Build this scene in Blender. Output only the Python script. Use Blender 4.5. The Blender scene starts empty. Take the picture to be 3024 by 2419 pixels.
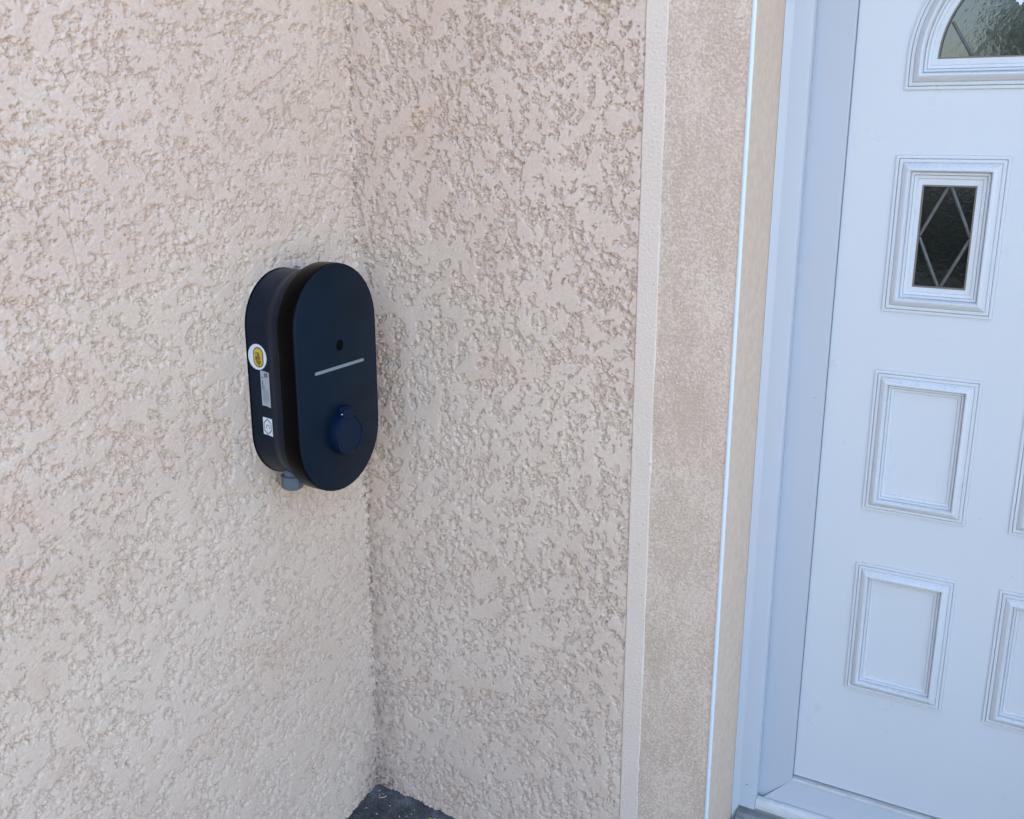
import bpy, bmesh, math, random
import numpy as np
from mathutils import Vector, Matrix, noise as mnoise

R = math.radians
scene = bpy.context.scene
COL = scene.collection

# ------------------------------------------------------------------ camera
cam_d = bpy.data.cameras.new('camera')
cam = bpy.data.objects.new('camera', cam_d)
COL.objects.link(cam)
cam_d.sensor_fit = 'HORIZONTAL'
cam_d.sensor_width = 36.0
cam_d.lens = 36.0 * 2994.2 / 3024.0
cam_d.clip_start = 0.02
cam_d.clip_end = 3000.0
cam.location = (1.56623, -1.97551, 1.8)
cam.rotation_euler = (R(90 - 15.5456), 0.0, R(29.704))
scene.camera = cam

# ------------------------------------------------------------------ sky, sun, exposure
SUN_EL, SUN_AZ = 44.0, -48.0          # azimuth measured clockwise from +Y: the sun stands behind the house
world = bpy.data.worlds.new('World')
scene.world = world
world.use_nodes = True
wn = world.node_tree
wn.nodes.clear()
w_out = wn.nodes.new('ShaderNodeOutputWorld')
w_bg = wn.nodes.new('ShaderNodeBackground')
w_sky = wn.nodes.new('ShaderNodeTexSky')
w_sky.sky_type = 'NISHITA'
w_sky.sun_disc = False
w_sky.sun_elevation = R(SUN_EL)
w_sky.sun_rotation = R(SUN_AZ)
w_sky.air_density = 1.0
w_sky.dust_density = 1.6
w_sky.ozone_density = 1.0
w_bg.inputs['Strength'].default_value = 0.15
wn.links.new(w_sky.outputs[0], w_bg.inputs[0])
wn.links.new(w_bg.outputs[0], w_out.inputs[0])

sun_d = bpy.data.lights.new('sun', 'SUN')
sun_d.energy = 4.0
sun_d.angle = R(0.53)
sun_d.color = (1.0, 0.95, 0.87)
sun = bpy.data.objects.new('sun', sun_d)
COL.objects.link(sun)
to_sun = Vector((math.sin(R(SUN_AZ)) * math.cos(R(SUN_EL)), math.cos(R(SUN_AZ)) * math.cos(R(SUN_EL)), math.sin(R(SUN_EL))))
sun.rotation_euler = to_sun.to_track_quat('Z', 'Y').to_euler()
sun.location = (-4, 4, 8)

vs = scene.view_settings
vs.view_transform = 'Standard'
vs.look = 'None'
vs.exposure = 2.32
vs.gamma = 1.0
vs.use_curve_mapping = False
scene.cycles.use_denoising = True
scene.cycles.max_bounces = 5
scene.cycles.diffuse_bounces = 3

# ------------------------------------------------------------------ helpers
def tag(o, label=None, cat=None, group=None, kind=None):
    if label: o['label'] = label
    if cat: o['category'] = cat
    if group: o['group'] = group
    if kind: o['kind'] = kind
    return o

def empty(name, loc, label, cat, group=None):
    o = bpy.data.objects.new(name, None)
    COL.objects.link(o)
    o.location = loc
    o.empty_display_size = 0.1
    return tag(o, label, cat, group)

def link(name, me, mat, parent=None, smooth=None):
    if mat: me.materials.append(mat)
    o = bpy.data.objects.new(name, me)
    COL.objects.link(o)
    if parent is not None:
        o.parent = parent
        # every coordinate in this script is a world coordinate: cancel the parents' offsets
        off = Vector((0, 0, 0)); p = parent
        while p is not None:
            off += Vector(p.location); p = p.parent
        o.location = -off
    if smooth is not None:
        me.shade_smooth()
        if smooth < 180: me.set_sharp_from_angle(angle=R(smooth))
    return o

def mesh_from(name, verts, faces):
    me = bpy.data.meshes.new(name)
    me.from_pydata(verts, [], faces)
    me.update()
    return me

def bm_obj(name, bm, mat, parent=None, smooth=None, bevel=0.0, seg=2):
    bmesh.ops.recalc_face_normals(bm, faces=bm.faces)
    me = bpy.data.meshes.new(name)
    bm.to_mesh(me); bm.free()
    o = link(name, me, mat, parent, smooth)
    if bevel > 0:
        m = o.modifiers.new('bevel', 'BEVEL'); m.width = bevel; m.segments = seg; m.limit_method = 'ANGLE'; m.angle_limit = R(40)
        m.harden_normals = False
    return o

def add_box(bm, a, b):
    x0, y0, z0 = a; x1, y1, z1 = b
    v = [bm.verts.new(p) for p in ((x0,y0,z0),(x1,y0,z0),(x1,y1,z0),(x0,y1,z0),(x0,y0,z1),(x1,y0,z1),(x1,y1,z1),(x0,y1,z1))]
    for f in ((0,3,2,1),(4,5,6,7),(0,1,5,4),(1,2,6,5),(2,3,7,6),(3,0,4,7)):
        bm.faces.new([v[i] for i in f])

def box(name, a, b, mat, parent=None, bevel=0.0, smooth=None):
    bm = bmesh.new(); add_box(bm, a, b)
    return bm_obj(name, bm, mat, parent, smooth, bevel)

def extrude_poly(name, pts, axis, t0, t1, mat, parent=None, smooth=None, bevel=0.0, closed=True):
    """pts: 2D outline; axis 'x': pts are (y,z), 'z': pts are (x,y), 'y': pts are (x,z)."""
    def P(p, t):
        if axis == 'x': return (t, p[0], p[1])
        if axis == 'y': return (p[0], t, p[1])
        return (p[0], p[1], t)
    bm = bmesh.new()
    A = [bm.verts.new(P(p, t0)) for p in pts]
    B = [bm.verts.new(P(p, t1)) for p in pts]
    n = len(pts)
    for i in range(n if closed else n - 1):
        j = (i + 1) % n
        bm.faces.new((A[i], A[j], B[j], B[i]))
    if closed:
        bm.faces.new(A[::-1]); bm.faces.new(B)
    return bm_obj(name, bm, mat, parent, smooth, bevel)

def loops_mesh(loops, cap_first=False, cap_last=False, closed=True):
    bm = bmesh.new()
    vs_ = [[bm.verts.new(p) for p in lp] for lp in loops]
    for a, b in zip(vs_[:-1], vs_[1:]):
        n = len(a)
        for i in range(n if closed else n - 1):
            j = (i + 1) % n
            bm.faces.new((a[i], a[j], b[j], b[i]))
    if cap_first: bm.faces.new(vs_[0][::-1])
    if cap_last: bm.faces.new(vs_[-1])
    return bm

# ------------------------------------------------------------------ materials
def new_mat(name):
    m = bpy.data.materials.new(name)
    m.use_nodes = True
    nt = m.node_tree
    b = nt.nodes['Principled BSDF']
    return m, nt, b

def N(nt, typ, **kw):
    n = nt.nodes.new(typ)
    for k, v in kw.items():
        if k.startswith('i_'):
            n.inputs[k[2:].replace('_', ' ')].default_value = v
        else:
            setattr(n, k, v)
    return n

def ramp(nt, fac, stops):
    r = nt.nodes.new('ShaderNodeValToRGB')
    el = r.color_ramp.elements
    while len(el) < len(stops): el.new(0.5)
    for e, (p, c) in zip(el, stops):
        e.position = p
        e.color = (c[0], c[1], c[2], 1) if not isinstance(c, (int, float)) else (c, c, c, 1)
    nt.links.new(fac, r.inputs[0])
    return r

def mixc(nt, fac, a, b, mode='MIX'):
    m = nt.nodes.new('ShaderNodeMix'); m.data_type = 'RGBA'; m.blend_type = mode
    for inp, v in ((m.inputs[0], fac), (m.inputs[6], a), (m.inputs[7], b)):
        if isinstance(v, bpy.types.NodeSocket): nt.links.new(v, inp)
        elif isinstance(v, (int, float)): inp.default_value = v
        else: inp.default_value = (v[0], v[1], v[2], 1)
    return m.outputs[2]

def coords(nt, scale=(1, 1, 1)):
    tc = nt.nodes.new('ShaderNodeNewGeometry')
    mp = nt.nodes.new('ShaderNodeMapping')
    mp.inputs['Scale'].default_value = scale
    nt.links.new(tc.outputs['Position'], mp.inputs['Vector'])
    return mp.outputs[0]

def tnoise(nt, vec, scale, detail=3, rough=0.55, dist=0.0):
    n = N(nt, 'ShaderNodeTexNoise')
    n.inputs['Scale'].default_value = scale; n.inputs['Detail'].default_value = detail
    n.inputs['Roughness'].default_value = rough; n.inputs['Distortion'].default_value = dist
    nt.links.new(vec, n.inputs['Vector'])
    return n.outputs['Fac']

def bump(nt, b, height, strength, dist):
    n = N(nt, 'ShaderNodeBump'); n.inputs['Strength'].default_value = strength; n.inputs['Distance'].default_value = dist
    nt.links.new(height, n.inputs['Height']); nt.links.new(n.outputs[0], b.inputs['Normal'])
    return n

def plain(name, col, rough=0.5, ior=1.5, noise_amt=0.0, nscale=30, bump_s=0.0, bump_scale=400, bump_d=0.0005, spec=None):
    m, nt, b = new_mat(name)
    b.inputs['Roughness'].default_value = rough
    b.inputs['IOR'].default_value = ior
    if spec is not None: b.inputs['Specular IOR Level'].default_value = spec
    v = coords(nt)
    if noise_amt > 0:
        f = tnoise(nt, v, nscale, 4)
        lo = tuple(c * (1 - noise_amt) for c in col); hi = tuple(min(1, c * (1 + noise_amt)) for c in col)
        r = ramp(nt, f, [(0.3, lo), (0.7, hi)])
        nt.links.new(r.outputs[0], b.inputs['Base Color'])
    else:
        b.inputs['Base Color'].default_value = (*col, 1)
    if bump_s > 0:
        bump(nt, b, tnoise(nt, v, bump_scale, 3), bump_s, bump_d)
    return m

def plaster_material(name, zfall, strength):
    m, nt, b = new_mat(name)
    v = coords(nt)
    base = (0.66, 0.515, 0.40)
    big = tnoise(nt, v, 2.3, 3)
    c = mixc(nt, ramp(nt, big, [(0.38, 0.0), (0.62, 1.0)]).outputs[0], (0.775, 0.59, 0.46), (0.82, 0.635, 0.50))
    # pale pink weathering in loose patches
    pink = ramp(nt, tnoise(nt, v, 7.0, 5, 0.6, 0.4), [(0.52, 0.0), (0.72, 0.55)])
    c = mixc(nt, pink.outputs[0], c, (0.74, 0.525, 0.39))
    fine = ramp(nt, tnoise(nt, v, 160, 3), [(0.3, 0.90), (0.7, 1.06)])
    c = mixc(nt, 1.0, c, fine.outputs[0], 'MULTIPLY')
    # brown splash dirt at the foot of the inner corner; slow fall-off browns the joint
    geo = N(nt, 'ShaderNodeNewGeometry'); sep = N(nt, 'ShaderNodeSeparateXYZ')
    nt.links.new(geo.outputs['Position'], sep.inputs[0])
    def mth(op, a, bb=None):
        n = N(nt, 'ShaderNodeMath', operation=op)
        for i, q in enumerate((a, bb)):
            if q is None: continue
            if isinstance(q, (int, float)): n.inputs[i].default_value = q
            else: nt.links.new(q, n.inputs[i])
        return n.outputs[0]
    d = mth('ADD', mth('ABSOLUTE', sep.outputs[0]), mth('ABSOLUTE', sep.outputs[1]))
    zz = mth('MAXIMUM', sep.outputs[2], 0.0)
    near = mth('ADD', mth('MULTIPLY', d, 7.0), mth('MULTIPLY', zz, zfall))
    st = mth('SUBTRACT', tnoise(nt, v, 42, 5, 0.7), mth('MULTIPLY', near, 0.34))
    brown_tone = ramp(nt, st, [(0.24, 0.0), (0.56, strength)])
    c = mixc(nt, brown_tone.outputs[0], c, (0.47, 0.32, 0.25))
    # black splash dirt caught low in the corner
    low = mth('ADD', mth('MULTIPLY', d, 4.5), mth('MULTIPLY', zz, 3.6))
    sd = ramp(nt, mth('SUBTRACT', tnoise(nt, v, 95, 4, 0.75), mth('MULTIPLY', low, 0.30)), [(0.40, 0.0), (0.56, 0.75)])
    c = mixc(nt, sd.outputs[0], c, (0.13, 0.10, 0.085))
    # small dark specks
    vo = N(nt, 'ShaderNodeTexVoronoi'); vo.inputs['Scale'].default_value = 22; nt.links.new(v, vo.inputs['Vector'])
    sp = ramp(nt, vo.outputs['Distance'], [(0.035, 1.0), (0.06, 0.0)])
    gate = ramp(nt, tnoise(nt, v, 9.0, 2), [(0.60, 0.0), (0.64, 0.8)])
    c = mixc(nt, mth('MULTIPLY', sp.outputs[0], gate.outputs[0]), c, (0.10, 0.07, 0.055))
    nt.links.new(c, b.inputs['Base Color'])
    b.inputs['Roughness'].default_value = 0.9
    b.inputs['Specular IOR Level'].default_value = 0.25
    bump(nt, b, tnoise(nt, v, 380, 3, 0.65), 0.3, 0.0010)
    return m

def coarse_plaster_material():
    m, nt, b = new_mat('rough_plaster_far')
    v = coords(nt)
    b.inputs['Base Color'].default_value = (0.82, 0.615, 0.445, 1)
    b.inputs['Roughness'].default_value = 0.9
    h = ramp(nt, tnoise(nt, v, 60, 5, 0.65, 0.6), [(0.35, 0.0), (0.55, 1.0)])
    bump(nt, b, h.outputs[0], 0.9, 0.004)
    return m

def strip_material():
    m, nt, b = new_mat('pale_smooth_render')
    v = coords(nt)
    c = mixc(nt, tnoise(nt, v, 10, 5, 0.65), (0.82, 0.65, 0.525), (0.88, 0.71, 0.585))
    gr = ramp(nt, tnoise(nt, v, 330, 3, 0.7), [(0.30, 0.93), (0.70, 1.05)])
    c = mixc(nt, 1.0, c, gr.outputs[0], 'MULTIPLY')
    for sc_, w0, w1, g0 in ((31, 0.05, 0.10, 0.56), (67, 0.05, 0.12, 0.60)):
        vo = N(nt, 'ShaderNodeTexVoronoi'); vo.inputs['Scale'].default_value = sc_; nt.links.new(coords(nt, (1.0, 1.0, 0.8)), vo.inputs['Vector'])
        sp = ramp(nt, vo.outputs['Distance'], [(w0, 0.7), (w1, 0.0)])
        gt = ramp(nt, tnoise(nt, v, sc_ * 0.45, 2), [(g0, 0.0), (g0 + 0.03, 1.0)])
        mm = N(nt, 'ShaderNodeMath', operation='MULTIPLY'); nt.links.new(sp.outputs[0], mm.inputs[0]); nt.links.new(gt.outputs[0], mm.inputs[1])
        c = mixc(nt, mm.outputs[0], c, (0.25, 0.18, 0.15))
    nt.links.new(c, b.inputs['Base Color']); b.inputs['Roughness'].default_value = 0.88
    bump(nt, b, tnoise(nt, v, 300, 4, 0.65), 0.4, 0.001)
    return m

def mottled_material():
    m, nt, b = new_mat('scraped_mottled_render')
    v = coords(nt, (1.0, 1.0, 0.8))
    f = tnoise(nt, v, 190, 4, 0.7, 0.4)
    g = tnoise(nt, coords(nt, (1, 1, 0.4)), 11, 4, 0.6, 0.3)
    add = N(nt, 'ShaderNodeMath', operation='MULTIPLY_ADD'); nt.links.new(g, add.inputs[0]); add.inputs[1].default_value = 0.45
    nt.links.new(f, add.inputs[2])
    r = ramp(nt, add.outputs[0], [(0.62, (0.83, 0.645, 0.505)), (0.80, (0.64, 0.47, 0.35))])
    pk = ramp(nt, tnoise(nt, v, 6, 4), [(0.55, 0.0), (0.75, 0.4)])
    c = mixc(nt, pk.outputs[0], r.outputs[0], (0.78, 0.545, 0.425))
    nt.links.new(c, b.inputs['Base Color']); b.inputs['Roughness'].default_value = 0.9
    inv = ramp(nt, add.outputs[0], [(0.58, 1.0), (0.84, 0.0)])
    bump(nt, b, inv.outputs[0], 0.4, 0.001)
    return m

def pvc_material(name='white_pvc', col=(0.69, 0.70, 0.71), rough=0.32, dust=False):
    m, nt, b = new_mat(name)
    v = coords(nt)
    f = tnoise(nt, v, 3.0, 4, 0.6)
    c = mixc(nt, f, tuple(x * 0.975 for x in col), tuple(min(x * 1.02, 0.95) for x in col))
    # scuffs and dust specks
    vo = N(nt, 'ShaderNodeTexVoronoi'); vo.inputs['Scale'].default_value = 13; nt.links.new(coords(nt, (1, 1, 1.4)), vo.inputs['Vector'])
    sp = ramp(nt, vo.outputs['Distance'], [(0.022, 0.55), (0.034, 0.0)])
    gate = ramp(nt, tnoise(nt, v, 5.0, 2), [(0.56, 0.0), (0.6, 1.0)])
    mm = N(nt, 'ShaderNodeMath', operation='MULTIPLY'); nt.links.new(sp.outputs[0], mm.inputs[0]); nt.links.new(gate.outputs[0], mm.inputs[1])
    c = mixc(nt, mm.outputs[0], c, (0.25, 0.25, 0.26))
    if dust:                                    # patchy grime caught on the upward ledges of the mouldings
        geo = N(nt, 'ShaderNodeNewGeometry'); sp2 = N(nt, 'ShaderNodeSeparateXYZ'); nt.links.new(geo.outputs['True Normal'], sp2.inputs[0])
        up = ramp(nt, sp2.outputs[2], [(0.25, 0.0), (0.6, 1.0)])
        gn = ramp(nt, tnoise(nt, coords(nt, (1, 1, 2)), 150, 5, 0.7, 0.5), [(0.48, 0.0), (0.70, 0.4)])
        ml = N(nt, 'ShaderNodeMath', operation='MULTIPLY'); nt.links.new(up.outputs[0], ml.inputs[0]); nt.links.new(gn.outputs[0], ml.inputs[1])
        c = mixc(nt, ml.outputs[0], c, (0.26, 0.26, 0.26))
    nt.links.new(c, b.inputs['Base Color'])
    rr = ramp(nt, tnoise(nt, v, 18, 4), [(0.3, rough * 0.85), (0.7, rough * 1.2)])
    nt.links.new(rr.outputs[0], b.inputs['Roughness'])
    bump(nt, b, tnoise(nt, v, 5.0, 2), 0.12, 0.004)
    return m

def dirty_pvc():
    m, nt, b = new_mat('grimy_white_pvc')
    v = coords(nt)
    g = ramp(nt, tnoise(nt, coords(nt, (1, 3, 3)), 14, 6, 0.7, 0.5), [(0.46, 0.0), (0.72, 0.7)])
    c = mixc(nt, g.outputs[0], (0.72, 0.71, 0.68), (0.45, 0.38, 0.29))
    nt.links.new(c, b.inputs['Base Color']); b.inputs['Roughness'].default_value = 0.55
    return m

def glass_material():
    m, nt, b = new_mat('dark_textured_glass')
    v = coords(nt)
    b.inputs['Base Color'].default_value = (0.006, 0.008, 0.008, 1)
    b.inputs['Roughness'].default_value = 0.03
    b.inputs['IOR'].default_value = 1.8
    bump(nt, b, tnoise(nt, v, 90, 3, 0.55, 0.4), 0.16, 0.0010)
    return m

def ground_material():
    m, nt, b = new_mat('dark_tarmac')
    v = coords(nt)
    f = tnoise(nt, v, 14, 6, 0.65)
    r = ramp(nt, f, [(0.30, (0.026, 0.026, 0.028)), (0.5, (0.085, 0.086, 0.089)), (0.72, (0.19, 0.19, 0.193))])
    vo = N(nt, 'ShaderNodeTexVoronoi'); vo.inputs['Scale'].default_value = 170; nt.links.new(v, vo.inputs['Vector'])
    st = ramp(nt, vo.outputs['Distance'], [(0.0, 1.25), (0.7, 0.75)])
    c = mixc(nt, 1.0, r.outputs[0], st.outputs[0], 'MULTIPLY')
    nt.links.new(c, b.inputs['Base Color'])
    b.inputs['Roughness'].default_value = 0.75
    bump(nt, b, vo.outputs['Distance'], 0.7, 0.004)
    return m

def gravel_material():
    m, nt, b = new_mat('pale_bounce_gravel')
    v = coords(nt)
    vo = N(nt, 'ShaderNodeTexVoronoi'); vo.inputs['Scale'].default_value = 55; nt.links.new(v, vo.inputs['Vector'])
    r = ramp(nt, vo.outputs['Color'], [(0.1, (0.26, 0.21, 0.16)), (0.9, (0.50, 0.42, 0.33))])
    nt.links.new(r.outputs[0], b.inputs['Base Color']); b.inputs['Roughness'].default_value = 0.9
    bump(nt, b, vo.outputs['Distance'], 0.8, 0.012)
    return m

def leaf_material(name, a, c2):
    m, nt, b = new_mat(name)
    oi = N(nt, 'ShaderNodeTexNoise'); oi.inputs['Scale'].default_value = 9.0
    nt.links.new(coords(nt), oi.inputs['Vector'])
    r = ramp(nt, oi.outputs['Fac'], [(0.35, a), (0.65, c2)])
    nt.links.new(r.outputs[0], b.inputs['Base Color'])
    b.inputs['Roughness'].default_value = 0.45
    return m

M = dict(
    plaster=plaster_material('rough_plaster', 1.6, 0.75), plaster_b=plaster_material('rough_plaster_browned_joint', 0.42, 0.8), far=coarse_plaster_material(), strip=strip_material(), mottled=mottled_material(),
    reveal=plain('smooth_sand_render', (0.76, 0.57, 0.425), 0.9, noise_amt=0.07, nscale=60, bump_s=0.7, bump_scale=240, bump_d=0.0015),
    bead=plain('white_pvc_bead', (0.78, 0.84, 0.88), 0.4),
    pvc=pvc_material(), frame=pvc_material('shade_toned_frame_pvc', (0.585, 0.605, 0.645), 0.36), mould=pvc_material('moulded_pvc', dust=True), grime=dirty_pvc(),  # frame tone lowered to carry the shade beside the reveal
    seal=plain('grey_rubber_seal', (0.24, 0.25, 0.29), 0.7),
    seal_black=plain('black_foam_gasket', (0.004, 0.005, 0.007), 0.8, spec=0.1),
    glass=glass_material(),
    glazing=plain('bronze_spacer', (0.20, 0.17, 0.13), 0.5),
    lead=plain('dull_lead', (0.10, 0.105, 0.10), 0.35, noise_amt=0.3, nscale=60),
    sill=plain('weathered_grey_aluminium', (0.27, 0.275, 0.27), 0.6, noise_amt=0.25, nscale=20),
    ground=ground_material(), gravel=gravel_material(),
    body=plain('anthracite_plastic', (0.0022, 0.0105, 0.023), 0.36, spec=0.25, bump_s=0.15, bump_scale=900, bump_d=0.0003),
    face=plain('anthracite_front', (0.0025, 0.0115, 0.0235), 0.42, spec=0.16, noise_amt=0.25, nscale=9, bump_s=0.1, bump_scale=1200, bump_d=0.0003),
    rim=plain('gloss_black', (0.0005, 0.0005, 0.0008), 0.3, spec=0.07),
    lid=plain('navy_plastic', (0.002, 0.0105, 0.034), 0.42, spec=0.2),
    lens=plain('black_lens', (0.001, 0.0015, 0.002), 0.4, spec=0.05),
    bar=plain('frosted_grey_bar', (0.24, 0.27, 0.29), 0.5),
    ink=plain('black_print', (0.008, 0.009, 0.011), 0.6),
    white=plain('white_sticker', (0.78, 0.80, 0.85), 0.4),
    yellow=plain('yellow_sticker', (0.68, 0.46, 0.045), 0.45),
    silver=plain('silver_label', (0.42, 0.44, 0.46), 0.4, noise_amt=0.1, nscale=200),
    dim=plain('grey_print', (0.16, 0.17, 0.18), 0.5),
    gland=plain('grey_gland_plastic', (0.12, 0.155, 0.18), 0.45),
    bark=plain('bark', (0.10, 0.075, 0.055), 0.9, noise_amt=0.4, nscale=12),
    leaf=leaf_material('silvery_leaf', (0.13, 0.19, 0.17), (0.26, 0.33, 0.30)),
    added_hedge=leaf_material('dark_leaf', (0.010, 0.017, 0.011), (0.024, 0.036, 0.020)),
    chip=plain('pale_chip', (0.62, 0.60, 0.55), 0.8), straw=plain('straw', (0.50, 0.40, 0.16), 0.8),
    tile=plain('roof_tile', (0.30, 0.14, 0.09), 0.8, noise_amt=0.2, nscale=8),
)

# ------------------------------------------------------------------ crushed roughcast relief
def fnoise(shape, step, wl, seed, bw=0.45, ang=0.0, aniso=1.0):
    """Band-limited gaussian noise of wavelength wl (m) on a grid of spacing step, unit deviation."""
    rng = np.random.default_rng(seed)
    ny, nx = shape
    F = np.fft.rfft2(rng.standard_normal(shape))
    ky = np.fft.fftfreq(ny, step)[:, None]; kx = np.fft.rfftfreq(nx, step)[None, :]
    c, s = math.cos(ang), math.sin(ang)
    ku = (kx * c + ky * s) * math.sqrt(aniso); kv = (-kx * s + ky * c) / math.sqrt(aniso)
    k = np.sqrt(ku * ku + kv * kv) * wl
    k[0, 0] = 1e-6
    g = np.exp(-(np.log(k) ** 2) / (2 * bw * bw))
    f = np.fft.irfft2(F * g, s=shape)
    return f / f.std()

def sstep(a, b, x):
    t = np.clip((x - a) / (b - a), 0, 1)
    return t * t * (3 - 2 * t)

def worley(U, V, size, seed):
    """Jittered cells: distance to the nearest and second-nearest seed, offset from the seed, three random numbers per cell."""
    rng = np.random.default_rng(seed)
    iu = np.floor(U / size).astype(int); iv = np.floor(V / size).astype(int)
    iu -= iu.min() - 2; iv -= iv.min() - 2
    T = rng.random((iv.max() + 4, iu.max() + 4, 5)).astype(np.float32)
    fu = (U / size) % 1.0; fv = (V / size) % 1.0
    f1 = np.full(U.shape, 9.0); f2 = np.full(U.shape, 9.0)
    du = np.zeros(U.shape); dv = np.zeros(U.shape); ids = np.zeros(U.shape + (3,), np.float32)
    for a in (-1, 0, 1):
        for b in (-1, 0, 1):
            t = T[iv + b, iu + a]
            x = a + t[..., 0] - fu; y = b + t[..., 1] - fv
            d = np.sqrt(x * x + y * y)
            near = d < f1
            f2 = np.where(near, f1, np.minimum(f2, d))
            du = np.where(near, x, du); dv = np.where(near, y, dv)
            ids[near] = t[near][:, 2:5]
            f1 = np.where(near, d, f1)
    return f1, f2, du, dv, ids

def relief(shape, step, seed, ang1, ang2, level):
    """Metres of relief: trowelled-flat plateaus between torn patches of flat-topped clods."""
    S = lambda *a, **k: fnoise(shape, step, *a, **k)
    V, U = np.mgrid[0:shape[0], 0:shape[1]] * step
    blend = sstep(-0.5, 0.5, S(0.5, seed + 1, 0.5))
    a = S(0.085, seed + 2, 0.6, ang1, 1.6); b = S(0.085, seed + 3, 0.6, ang2, 1.6)
    pl = a * blend + b * (1 - blend)
    pl = pl + 0.55 * S(0.040, seed + 4, 0.5) + 0.30 * S(0.017, seed + 5, 0.45) + 0.14 * S(0.008, seed + 15, 0.4) + 0.35 * S(0.30, seed + 6)
    m = sstep(level - 0.03, level + 0.05, pl)                      # 1 = plateau, sharp torn rim
    wu = 0.0042 * S(0.022, seed + 20) + 0.0018 * S(0.009, seed + 21); wv = 0.0042 * S(0.022, seed + 22) + 0.0018 * S(0.009, seed + 23)
    def clods(size, sd, tilt, lift):
        f1, f2, du, dv, r = worley(U + wu + 1.0, V * 1.15 + wv + 1.0, size, sd)
        top = lift * (r[..., 0] - 0.5) + tilt * ((r[..., 1] - 0.5) * du + (r[..., 2] - 0.75) * dv)
        gap = np.exp(-((f2 - f1) * size / 0.0013) ** 2)
        return top, gap
    t1, g1 = clods(0.0125, seed + 30, 0.0034, 0.0013)
    t2, g2 = clods(0.0076, seed + 31, 0.0025, 0.0010)
    pick = sstep(-0.25, 0.25, S(0.06, seed + 32))
    opened = 0.25 + 0.75 * sstep(-0.7, 0.6, S(0.024, seed + 33))     # only some of the joints gape
    n5 = S(0.006, seed + 14, 0.3)
    rough = -0.0004 + pick * (t1 + 0.35 * t2) + (1 - pick) * (0.5 * t1 + t2) - 0.0050 * opened * (pick * g1 + (1 - pick) * np.maximum(0.7 * g2, g1)) + 0.0010 * S(0.03, seed + 9) + 0.00035 * n5
    hole = sstep(1.7, 2.3, S(0.0085, seed + 17, 0.35))               # deep pinholes among the clods
    rough = rough - 0.0055 * hole
    flat = 0.0008 + 0.0003 * S(0.12, seed + 10) + 0.00010 * S(0.02, seed + 11, 0.6, ang1, 4.0)
    rough = np.minimum(rough, flat + 0.0006 + 0.0005 * n5)
    # a torn groove follows parts of each plateau rim
    rim = np.exp(-((pl - (level - 0.07)) / 0.045) ** 2) * sstep(-0.9, 0.3, S(0.05, seed + 16))
    h = flat * m + rough * (1 - m) - 0.0044 * rim * (1 - m)
    # pits and short tears in the plateaus
    pit = sstep(2.0, 2.5, S(0.010, seed + 12, 0.4, ang1, 2.0)) * sstep(-0.3, 0.5, S(0.12, seed + 13))
    h = h - 0.0045 * pit * m
    return np.minimum(h * 1.45 - 0.0021, 0.0012), m

def grid_object(name, origin, ud, vd, nd, nu, nv, step, h, mat, parent):
    """Dense height-field sheet: u along ud, v along vd, relief along nd."""
    u = np.arange(nu) * step; v = np.arange(nv) * step
    U, V = np.meshgrid(u, v)
    P = (np.array(origin)[None, None, :] + U[..., None] * np.array(ud) + V[..., None] * np.array(vd) + h[..., None] * np.array(nd))
    P = P.reshape(-1, 3).astype(np.float32)
    idx = np.arange(nu * nv).reshape(nv, nu)
    q = np.stack([idx[:-1, :-1], idx[:-1, 1:], idx[1:, 1:], idx[1:, :-1]], -1).reshape(-1, 4)
    if np.dot(np.cross(ud, vd), nd) < 0: q = q[:, ::-1]
    me = bpy.data.meshes.new(name)
    me.vertices.add(len(P)); me.vertices.foreach_set('co', P.ravel())
    me.loops.add(q.size); me.loops.foreach_set('vertex_index', q.ravel().astype(np.int32))
    me.polygons.add(len(q))
    me.polygons.foreach_set('loop_start', np.arange(0, q.size, 4, dtype=np.int32))
    me.update(calc_edges=True)
    me.shade_smooth()
    return link(name, me, mat, parent)

STEP = 0.0018
Z0, Z1 = -0.06, 2.14
NV = int(round((Z1 - Z0) / STEP)) + 1
WALL_TOP = 3.0

# ------------------------------------------------------------------ left wall (plane x = 0)
wall_a = empty('rendered_wall', (0, -0.6, 0), 'rough beige roughcast wall carrying the dark oval charger, left of the inner corner', 'wall')
EXT = 7                                     # columns carried past the inner corner, into the other wall
NUA = int(round(1.16 / STEP)) + 1 + EXT
hA, mA = relief((NV, NUA), STEP, 100, R(165), R(30), -0.08)
uA = ((np.arange(NUA) - EXT) * STEP)[None, :]      # distance from the corner, running towards the camera
zA = (Z0 + np.arange(NV) * STEP)[:, None]
jit = fnoise((NV, NUA), STEP, 0.03, 900) * 0.0026 + fnoise((NV, NUA), STEP, 0.012, 901) * 0.0020
hA = hA + (0.0015 + jit) * np.exp(-np.abs(uA) / 0.005)
yA = -uA; cA = np.clip(zA, 1.2633 - 0.1187, 1.2633 + 0.1187)
dA = np.abs(np.hypot(yA + 0.2735, zA - cA) - 0.1172)
wA = np.exp(-(dA / 0.005) ** 2)
hA = hA * (1 - wA) - 0.0004 * wA
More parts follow.
